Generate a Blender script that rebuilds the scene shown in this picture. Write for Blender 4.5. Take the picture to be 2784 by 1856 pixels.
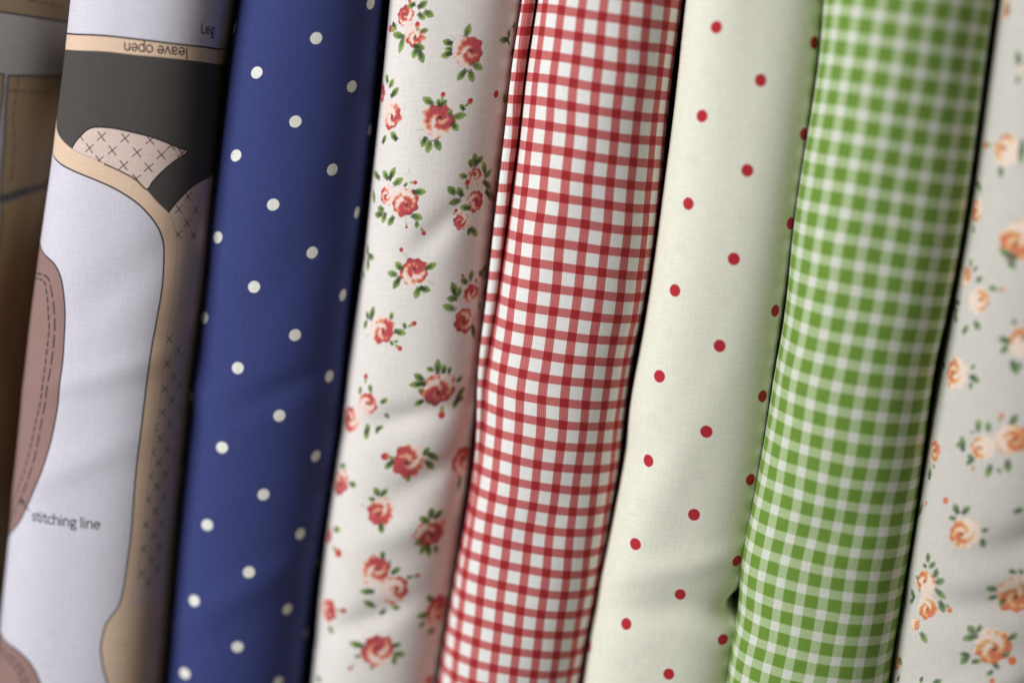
import bpy, bmesh, math, mathutils
import numpy as np
for o in list(bpy.data.objects): bpy.data.objects.remove(o)
scene = bpy.context.scene
# ---------------------------------------------------------------- camera
PITCH, YAW, DIST, FOCAL = 10.0, 7.0, 0.560, 75.8
def camera_axes():
    p, y = math.radians(PITCH), math.radians(YAW)
    loc = DIST * np.array([math.sin(y) * math.cos(p), -math.cos(y) * math.cos(p), math.sin(p)])
    f = -loc / np.linalg.norm(loc)
    r = np.cross(f, [0, 0, 1.0]); r /= np.linalg.norm(r)
    u = np.cross(r, f)
    return loc, r, u, f
loc_, right_, up_, fwd_ = camera_axes()
cd = bpy.data.cameras.new('camera'); cam = bpy.data.objects.new('camera', cd); scene.collection.objects.link(cam)
cd.sensor_width = 36; cd.lens = FOCAL; cd.clip_start = 0.01; cd.clip_end = 20
cam.matrix_world = mathutils.Matrix([[right_[i], up_[i], -fwd_[i], loc_[i]] for i in range(3)] + [[0, 0, 0, 1]])
cd.dof.use_dof = True; cd.dof.focus_distance = 0.559; cd.dof.aperture_fstop = 2.2; cd.dof.aperture_blades = 8
scene.camera = cam
world = bpy.data.worlds.new('World'); scene.world = world; world.use_nodes = True
bg = world.node_tree.nodes['Background']; bg.inputs[0].default_value = (0.86, 0.93, 1.0, 1); bg.inputs[1].default_value = 0.022
def area(name, loc, target, size, power, col):
    ld = bpy.data.lights.new(name, 'AREA'); ld.shape = 'RECTANGLE'; ld.size, ld.size_y = size; ld.energy = power; ld.color = col
    o = bpy.data.objects.new(name, ld); scene.collection.objects.link(o); o.location = loc
    o.rotation_euler = (mathutils.Vector(target) - mathutils.Vector(loc)).to_track_quat('-Z', 'Y').to_euler(); return o
area('window_light', (-0.82, -0.80, 0.36), (0, 0, 0), (0.6, 0.65), 17.2, (0.985, 0.985, 1.0))
area('room_fill', (0.95, -1.5, 0.3), (0, 0, 0), (1.0, 1.0), 1.9, (1.0, 0.84, 0.64))
scene.view_settings.view_transform = 'Standard'; scene.view_settings.look = 'None'
scene.view_settings.exposure = 0; scene.view_settings.gamma = 1; scene.view_settings.use_curve_mapping = False
# ---------------------------------------------------------------- bolt geometry (metres)
HALF_H = 0.140          # every bolt stands 28 cm tall on its shelf
BACK = 0.075            # straight sides run this far back behind the rounded fold
class Fold:
    """Outside surface of one bolt: a rounded fold facing the room, S(s, t); s = way round the cloth, t = height, in metres."""
    def __init__(self, zs, xl, xr, y0, bulge=0.8, n=2.1, dents=(), wob=0.0003, seed=1):
        zs = np.array(zs) ; self.zs = zs
        self.xl = np.array(xl); self.xr = np.array(xr)
        self.y0 = y0; self.dents = dents; self.wob = wob
        w = np.mean((self.xr - self.xl) / 2); self.w = w; self.B = bulge * w
        th = np.linspace(-math.pi / 2, math.pi / 2, 4001)
        fx = np.sign(np.sin(th)) * np.abs(np.sin(th)) ** (2 / n); fy = np.abs(np.cos(th)) ** (2 / n)
        L = np.concatenate([[0], np.cumsum(np.hypot(np.diff(fx) * w, np.diff(fy) * self.B))])
        self.L = L[-1] / 2; self.sa = L - self.L; self.fx = fx; self.fy = fy
        rng = np.random.RandomState(seed)
        self.ks = [(rng.uniform(20, 160), rng.uniform(15, 90) * rng.choice([-1, 1]), rng.uniform(0, 6.28), rng.uniform(.4, 1)) for _ in range(9)]
    def edges(self, t):
        def ext(a):
            v = np.interp(t, self.zs, a)
            k0 = (a[1] - a[0]) / (self.zs[1] - self.zs[0]); k1 = (a[-1] - a[-2]) / (self.zs[-1] - self.zs[-2])
            v = np.where(t < self.zs[0], a[0] + k0 * (t - self.zs[0]), v)
            return np.where(t > self.zs[-1], a[-1] + k1 * (t - self.zs[-1]), v)
        return ext(self.xl), ext(self.xr)
    def __call__(self, s, t):
        s = np.asarray(s, float); t = np.asarray(t, float)
        a, b = self.edges(t)
        c, w = (a + b) / 2, (b - a) / 2
        fx = np.interp(s, self.sa, self.fx); fy = np.interp(s, self.sa, self.fy)
        over = np.maximum(np.abs(s) - self.L, 0)
        ds = 1e-4
        gx = (np.interp(s + ds, self.sa, self.fx) - np.interp(s - ds, self.sa, self.fx)) * self.w
        gy = -(np.interp(s + ds, self.sa, self.fy) - np.interp(s - ds, self.sa, self.fy)) * self.B
        gy = gy + np.where(s > self.L, 2 * ds, np.where(s < -self.L, -2 * ds, 0))
        m = np.hypot(gx, gy) + 1e-12
        nx, ny = gy / m, -gx / m                      # outward normal in the horizontal section
        d = np.zeros(np.broadcast(s, t).shape)
        for ka, kb, ph, am in self.ks:
            d = d + self.wob * am * np.sin(ka * s + kb * t + ph) / 3
        for (s0, t0, ang, ln, wd, am) in self.dents:   # soft creases and swellings
            ca, sn = math.cos(math.radians(ang)), math.sin(math.radians(ang))
            u = (s - s0) * ca + (t - t0) * sn; v = -(s - s0) * sn + (t - t0) * ca
            d = d + am * np.exp(-(u / ln) ** 2 - (v / wd) ** 2)
        X = c + w * fx + nx * d
        Y = self.y0 + self.B * (1 - fy) + over + ny * d
        return X, Y, t + 0 * s
def poly_terms(a, b):
    return [a * 0 + 1, a, b, a * a, a * b, b * b, a ** 3, a * a * b, a * b * b, b ** 3]
def lattice(cf, s, t, smax, tmax=0.095):
    """Pattern coordinates of a woven or dotted cloth: a slightly skewed cubic map, carried on straight past where it was measured."""
    sc, tc = np.clip(s, -smax, smax), np.clip(t, -tmax, tmax)
    def ev(s_, t_):
        T = poly_terms(s_ / 0.02, t_ / 0.1)
        return np.array([sum(c * x for c, x in zip(row, T)) for row in cf])
    e = 1e-4; v = ev(sc, tc)
    return v + (ev(sc + e, tc) - ev(sc - e, tc)) / (2 * e) * (s - sc) + (ev(sc, tc + e) - ev(sc, tc - e)) / (2 * e) * (t - tc)
BOLTS = {
    'khaki': {"zs":[-0.105,-0.1,-0.095,-0.09,-0.085,-0.08,-0.075,-0.07,-0.065,-0.06,-0.055,-0.05,-0.045,-0.04,-0.035,-0.03,-0.025,-0.02,-0.015,-0.01,-0.005,0.0,0.005,0.01,0.015,0.02,0.025,0.03,0.035,0.04,0.045,0.05,0.055,0.06,0.065,0.07,0.075,0.08,0.085,0.09,0.095,0.1,0.105],"xl":[-0.19138,-0.1906,-0.18981,-0.18902,-0.18823,-0.18744,-0.18665,-0.18586,-0.18507,-0.18428,-0.18349,-0.1827,-0.18191,-0.18113,-0.18034,-0.17955,-0.17876,-0.17797,-0.17718,-0.17639,-0.1756,-0.17481,-0.17402,-0.17323,-0.17244,-0.17166,-0.17087,-0.17008,-0.16929,-0.1685,-0.16771,-0.16692,-0.16613,-0.16534,-0.16455,-0.16376,-0.16297,-0.16219,-0.1614,-0.16061,-0.15982,-0.15903,-0.15824],"xr":[-0.15275,-0.15218,-0.15164,-0.15111,-0.15058,-0.15005,-0.14947,-0.14883,-0.1481,-0.14734,-0.14656,-0.14579,-0.14501,-0.14423,-0.14346,-0.14268,-0.1419,-0.14113,-0.14035,-0.13955,-0.13873,-0.13787,-0.13699,-0.13611,-0.13523,-0.13435,-0.13346,-0.13258,-0.1317,-0.13082,-0.12994,-0.12906,-0.12818,-0.1273,-0.12641,-0.12553,-0.12465,-0.12377,-0.1229,-0.12204,-0.12119,-0.12035,-0.11951],"y0":0.01,"dents":[[0.014,-0.04,80,0.06,0.012,-0.004]],"seed":1},
    'panel': {"zs":[-0.105,-0.1,-0.095,-0.09,-0.085,-0.08,-0.075,-0.07,-0.065,-0.06,-0.055,-0.05,-0.045,-0.04,-0.035,-0.03,-0.025,-0.02,-0.015,-0.01,-0.005,0.0,0.005,0.01,0.015,0.02,0.025,0.03,0.035,0.04,0.045,0.05,0.055,0.06,0.065,0.07,0.075,0.08,0.085,0.09,0.095,0.1,0.105],"xl":[-0.14589,-0.1452,-0.14452,-0.14384,-0.14317,-0.14249,-0.14179,-0.14106,-0.14034,-0.13965,-0.13899,-0.13834,-0.13767,-0.13699,-0.1363,-0.13559,-0.13487,-0.13413,-0.1334,-0.13266,-0.13191,-0.13112,-0.1303,-0.12945,-0.12859,-0.12773,-0.12684,-0.12593,-0.12502,-0.1241,-0.12321,-0.12237,-0.12155,-0.1207,-0.11981,-0.11893,-0.11811,-0.11735,-0.11662,-0.11586,-0.11507,-0.11425,-0.11342],"xr":[-0.10037,-0.09978,-0.09923,-0.09872,-0.09822,-0.09772,-0.09723,-0.09671,-0.09613,-0.09548,-0.09476,-0.09402,-0.09328,-0.09255,-0.09184,-0.09117,-0.09054,-0.08992,-0.0893,-0.08868,-0.088,-0.08718,-0.08624,-0.08534,-0.08459,-0.08393,-0.0833,-0.08266,-0.08204,-0.08144,-0.0809,-0.08041,-0.07995,-0.07949,-0.07903,-0.0785,-0.07786,-0.07711,-0.07633,-0.07562,-0.075,-0.07443,-0.07386],"y0":-0.009,"n":2.3,"bulge":0.72,"dents":[[0.002,-0.01,15,0.02,0.004,0.0008],[-0.004,-0.035,25,0.018,0.005,0.0008],[0.004,0.014,40,0.02,0.006,-0.0006]],"seed":2},
    'navy': {"zs":[-0.105,-0.1,-0.095,-0.09,-0.085,-0.08,-0.075,-0.07,-0.065,-0.06,-0.055,-0.05,-0.045,-0.04,-0.035,-0.03,-0.025,-0.02,-0.015,-0.01,-0.005,0.0,0.005,0.01,0.015,0.02,0.025,0.03,0.035,0.04,0.045,0.05,0.055,0.06,0.065,0.07,0.075,0.08,0.085,0.09,0.095,0.1,0.105],"xl":[-0.10029,-0.09969,-0.09906,-0.09843,-0.09781,-0.09721,-0.09664,-0.09608,-0.09552,-0.09495,-0.09439,-0.09383,-0.09326,-0.09266,-0.09205,-0.09141,-0.09078,-0.09014,-0.08951,-0.08888,-0.08828,-0.08769,-0.0871,-0.0865,-0.0859,-0.0853,-0.0847,-0.08406,-0.08334,-0.08248,-0.08153,-0.08056,-0.07962,-0.07872,-0.07786,-0.07701,-0.07616,-0.0753,-0.07444,-0.07357,-0.07268,-0.07178,-0.07089],"xr":[-0.0617,-0.06102,-0.06038,-0.05978,-0.05915,-0.05846,-0.05769,-0.05688,-0.05606,-0.05524,-0.0544,-0.05354,-0.05267,-0.0518,-0.05096,-0.05019,-0.04952,-0.04891,-0.04834,-0.04776,-0.04722,-0.04671,-0.04622,-0.04565,-0.045,-0.04429,-0.04357,-0.04287,-0.04216,-0.04147,-0.04078,-0.04012,-0.03951,-0.03897,-0.03846,-0.03796,-0.03746,-0.03696,-0.03644,-0.03591,-0.03535,-0.03478,-0.03421],"y0":0.0,"dents":[[-0.008,-0.02,-25,0.02,0.005,0.0009],[0.006,-0.015,25,0.015,0.004,-0.0009],[0.008,0.02,60,0.03,0.008,-0.0006],[0.004,-0.07,30,0.02,0.005,0.0009]],"wob":0.0005,"seed":3},
    'rose': {"zs":[-0.105,-0.1,-0.095,-0.09,-0.085,-0.08,-0.075,-0.07,-0.065,-0.06,-0.055,-0.05,-0.045,-0.04,-0.035,-0.03,-0.025,-0.02,-0.015,-0.01,-0.005,0.0,0.005,0.01,0.015,0.02,0.025,0.03,0.035,0.04,0.045,0.05,0.055,0.06,0.065,0.07,0.075,0.08,0.085,0.09,0.095,0.1,0.105],"xl":[-0.0591,-0.05847,-0.05786,-0.05727,-0.05671,-0.05615,-0.0556,-0.05501,-0.05438,-0.05369,-0.05296,-0.05223,-0.05149,-0.05073,-0.04999,-0.04928,-0.04864,-0.04805,-0.04748,-0.0469,-0.04628,-0.04558,-0.04484,-0.04408,-0.04332,-0.0426,-0.04193,-0.04129,-0.04067,-0.04005,-0.03943,-0.03881,-0.03818,-0.03756,-0.03695,-0.03637,-0.0358,-0.03523,-0.03466,-0.03409,-0.0335,-0.03291,-0.03232],"xr":[-0.02388,-0.02318,-0.02247,-0.02177,-0.02107,-0.02037,-0.01967,-0.01896,-0.01825,-0.01754,-0.01684,-0.01618,-0.01555,-0.01493,-0.01432,-0.01369,-0.01305,-0.01241,-0.01175,-0.0111,-0.01047,-0.00987,-0.00932,-0.0088,-0.00829,-0.00778,-0.00726,-0.00671,-0.00612,-0.0055,-0.00487,-0.00426,-0.00368,-0.00315,-0.00261,-0.00202,-0.00134,-0.0006,0.00015,0.00086,0.00152,0.00217,0.00281],"y0":0.004,"dents":[[0.002,-0.022,15,0.016,0.004,-0.00195],[0.006,-0.052,20,0.012,0.005,0.0018],[-0.002,-0.078,25,0.014,0.004,-0.00165],[0.004,0.028,50,0.01,0.004,-0.00135],[0.01,-0.038,30,0.012,0.004,-0.0015]],"wob":0.0006,"bulge":0.92,"n":2.3,"seed":4},
    'gingham': {"zs":[-0.105,-0.1,-0.095,-0.09,-0.085,-0.08,-0.075,-0.07,-0.065,-0.06,-0.055,-0.05,-0.045,-0.04,-0.035,-0.03,-0.025,-0.02,-0.015,-0.01,-0.005,0.0,0.005,0.01,0.015,0.02,0.025,0.03,0.035,0.04,0.045,0.05,0.055,0.06,0.065,0.07,0.075,0.08,0.085,0.09,0.095,0.1,0.105],"xl":[-0.02308,-0.0223,-0.02151,-0.02073,-0.01995,-0.01917,-0.01839,-0.0176,-0.0168,-0.01597,-0.01506,-0.01414,-0.01329,-0.01247,-0.01167,-0.01095,-0.01032,-0.00995,-0.00958,-0.0088,-0.00789,-0.00701,-0.00618,-0.00537,-0.00465,-0.00398,-0.00332,-0.00268,-0.00207,-0.00146,-0.00082,-0.00019,0.00036,0.00088,0.00147,0.00221,0.00299,0.00377,0.00458,0.0054,0.0062,0.007,0.0078],"xr":[0.01548,0.01631,0.01715,0.01798,0.01882,0.01966,0.0205,0.02133,0.02214,0.02293,0.02365,0.02435,0.02526,0.02626,0.027,0.02763,0.02832,0.02904,0.02964,0.03019,0.03092,0.03182,0.03273,0.03345,0.03412,0.0348,0.03548,0.03615,0.03676,0.03731,0.03786,0.03842,0.03899,0.03955,0.0401,0.04063,0.04116,0.04168,0.04221,0.04273,0.04326,0.04378,0.04431],"y0":0.0,"dents":[[0.004,-0.05,60,0.03,0.007,-0.0005],[-0.006,0.03,75,0.04,0.006,0.0005]],"wob":0.0005,"seed":5},
    'dots': {"zs":[-0.105,-0.1,-0.095,-0.09,-0.085,-0.08,-0.075,-0.07,-0.065,-0.06,-0.055,-0.05,-0.045,-0.04,-0.035,-0.03,-0.025,-0.02,-0.015,-0.01,-0.005,0.0,0.005,0.01,0.015,0.02,0.025,0.03,0.035,0.04,0.045,0.05,0.055,0.06,0.065,0.07,0.075,0.08,0.085,0.09,0.095,0.1,0.105],"xl":[0.01706,0.01777,0.01846,0.01912,0.01978,0.02046,0.02119,0.02197,0.0228,0.02366,0.02454,0.02543,0.02631,0.02715,0.02791,0.02854,0.02907,0.02964,0.03036,0.03126,0.03222,0.03313,0.03393,0.03466,0.03534,0.03597,0.03656,0.03713,0.03769,0.03827,0.03886,0.03946,0.04007,0.04065,0.0412,0.04171,0.04221,0.0427,0.0432,0.04372,0.04426,0.0448,0.04535],"xr":[0.05728,0.05783,0.05841,0.05901,0.05962,0.06018,0.06069,0.06122,0.06184,0.06251,0.06318,0.06384,0.0645,0.06517,0.06582,0.06646,0.06705,0.06759,0.06809,0.06858,0.06906,0.06959,0.07017,0.07082,0.0715,0.07217,0.07282,0.07341,0.07396,0.07449,0.07502,0.07554,0.07604,0.07651,0.07694,0.07737,0.07782,0.07831,0.0788,0.07929,0.07976,0.08021,0.08067],"y0":-0.002,"dents":[[0.003,-0.058,12,0.018,0.004,0.001],[0.002,-0.07,8,0.02,0.005,-0.0014],[0.026,-0.0705,5,0.012,0.004,-0.0042],[0.02,-0.078,0,0.006,0.004,0.0008],[-0.006,-0.036,70,0.03,0.006,0.0007],[-0.018,-0.03,0,0.008,0.006,-0.0008]],"wob":0.0005,"bulge":0.9,"n":2.5,"seed":6},
    'green': {"zs":[-0.105,-0.1,-0.095,-0.09,-0.085,-0.08,-0.075,-0.07,-0.065,-0.06,-0.055,-0.05,-0.045,-0.04,-0.035,-0.03,-0.025,-0.02,-0.015,-0.01,-0.005,0.0,0.005,0.01,0.015,0.02,0.025,0.03,0.035,0.04,0.045,0.05,0.055,0.06,0.065,0.07,0.075,0.08,0.085,0.09,0.095,0.1,0.105],"xl":[0.05458,0.05543,0.05627,0.05705,0.05774,0.05852,0.05946,0.06014,0.06048,0.06079,0.06134,0.06224,0.06314,0.06385,0.06445,0.06497,0.06546,0.06594,0.06641,0.06693,0.06764,0.06851,0.06933,0.07005,0.0707,0.07124,0.07172,0.07224,0.07278,0.07334,0.07388,0.07442,0.07495,0.07546,0.07595,0.07642,0.07683,0.07715,0.07744,0.07777,0.07815,0.07854,0.07893],"xr":[0.09852,0.09898,0.09943,0.09988,0.10029,0.1007,0.10115,0.10163,0.10212,0.10265,0.10327,0.10392,0.10458,0.10523,0.10586,0.10648,0.10709,0.10766,0.1082,0.10873,0.10927,0.10997,0.11081,0.11157,0.11221,0.11283,0.11345,0.11407,0.11468,0.11527,0.11585,0.11643,0.117,0.11754,0.11801,0.11842,0.11883,0.11923,0.11965,0.12009,0.12056,0.12105,0.12154],"y0":-0.012,"dents":[[0.0,-0.045,20,0.02,0.006,-0.0006],[-0.008,0.03,80,0.05,0.006,0.0006]],"wob":0.0006,"seed":7},
    'peach': {"zs":[-0.105,-0.1,-0.095,-0.09,-0.085,-0.08,-0.075,-0.07,-0.065,-0.06,-0.055,-0.05,-0.045,-0.04,-0.035,-0.03,-0.025,-0.02,-0.015,-0.01,-0.005,0.0,0.005,0.01,0.015,0.02,0.025,0.03,0.035,0.04,0.045,0.05,0.055,0.06,0.065,0.07,0.075,0.08,0.085,0.09,0.095,0.1,0.105],"xl":[0.09851,0.09902,0.09952,0.09999,0.10039,0.10076,0.10118,0.10169,0.1023,0.10296,0.10366,0.10442,0.10518,0.10591,0.10655,0.10712,0.10765,0.10819,0.10875,0.10931,0.10989,0.11048,0.11108,0.11169,0.11234,0.11304,0.1138,0.11459,0.11537,0.11611,0.11676,0.11732,0.11784,0.11837,0.11891,0.11946,0.12002,0.12058,0.12114,0.12169,0.12223,0.12277,0.12332],"xr":[0.14566,0.14615,0.14664,0.14712,0.14761,0.1481,0.14859,0.14908,0.14957,0.15006,0.15055,0.15104,0.15153,0.15202,0.15251,0.15299,0.15348,0.15397,0.15446,0.15495,0.15544,0.15593,0.15642,0.15691,0.1574,0.15789,0.15838,0.15887,0.15935,0.15984,0.16033,0.16082,0.16131,0.1618,0.16229,0.16278,0.16327,0.16376,0.16425,0.16474,0.16522,0.16571,0.1662],"y0":-0.015,"dents":[[-0.002,-0.062,10,0.02,0.005,-0.0024],[0.004,-0.045,20,0.016,0.005,-0.0021],[-0.002,-0.085,30,0.02,0.005,0.0024],[0.004,0.0,80,0.05,0.008,0.00075]],"wob":0.0007,"seed":8},
    'flap': {"zs":[-0.105,-0.1,-0.095,-0.09,-0.085,-0.08,-0.075,-0.07,-0.065,-0.06,-0.055,-0.05,-0.045,-0.04,-0.035,-0.03,-0.025,-0.02,-0.015,-0.01,-0.005,0.0,0.005,0.01,0.015,0.02,0.025,0.03,0.035,0.04,0.045,0.05,0.055,0.06,0.065,0.07,0.075,0.08,0.085,0.09,0.095,0.1,0.105],"xl":[-0.02253,-0.02175,-0.02098,-0.02021,-0.01944,-0.01866,-0.01786,-0.01706,-0.01623,-0.01537,-0.01449,-0.01364,-0.01286,-0.01218,-0.01158,-0.01112,-0.01086,-0.01075,-0.01064,-0.01038,-0.00994,-0.00934,-0.00869,-0.00808,-0.00753,-0.00701,-0.0065,-0.00595,-0.00537,-0.00475,-0.00412,-0.00351,-0.00293,-0.00239,-0.00185,-0.00126,-0.00059,0.00015,0.0009,0.0016,0.00227,0.00292,0.00356],"xr":[-0.02085,-0.02007,-0.0193,-0.01853,-0.01777,-0.01699,-0.0162,-0.01539,-0.01457,-0.01371,-0.01283,-0.01198,-0.01121,-0.01053,-0.00993,-0.00945,-0.00913,-0.00892,-0.00868,-0.00826,-0.00763,-0.00686,-0.00605,-0.00531,-0.00466,-0.00406,-0.00347,-0.00287,-0.00224,-0.0016,-0.00095,-0.00033,0.00025,0.00076,0.00128,0.00187,0.00259,0.0034,0.00423,0.005,0.00571,0.00638,0.00705],"y0":0.0095,"bulge":1.3,"wob":0.00025,"seed":9},
}
LATTICE = {
    'navy': [[[0.29208,1.50013,-0.77979,0.10035,0.00557,-0.25221,-0.03637,-0.06868,-0.11009,0.06935],[3.57309,-0.13103,-4.5237,-0.01726,-0.01498,0.03724,0.02914,-0.02104,0.02497,-0.0848]],0.02521],
    'dots': [[[0.83301,1.4019,-0.04016,-0.00342,-0.07881,-0.12074,-0.08924,-0.0027,0.21617,-0.04709],[3.53552,-0.1673,-4.45466,-0.01344,0.01027,0.05727,0.01449,-0.00218,0.05358,-0.04172]],0.0185],
    'gingham': [[[-0.53861,3.49287,0.66519,0.12038,-0.04678,-0.11025,-0.17794,-0.06998,0.1085,0.1693],[14.3192,-0.4799,-17.25041,-0.04463,0.00939,0.24309,0.11159,-0.06789,-0.04864,-0.14568]],0.01859],
    'green': [[[1.26459,3.29416,-0.35869,-0.17008,-0.02157,-0.11711,-0.19069,0.04849,0.15802,-0.28452],[14.14328,-0.51461,-16.55579,0.01748,-0.00391,0.39694,0.08246,-0.11288,0.06871,-0.2008]],0.02276],
}
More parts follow.
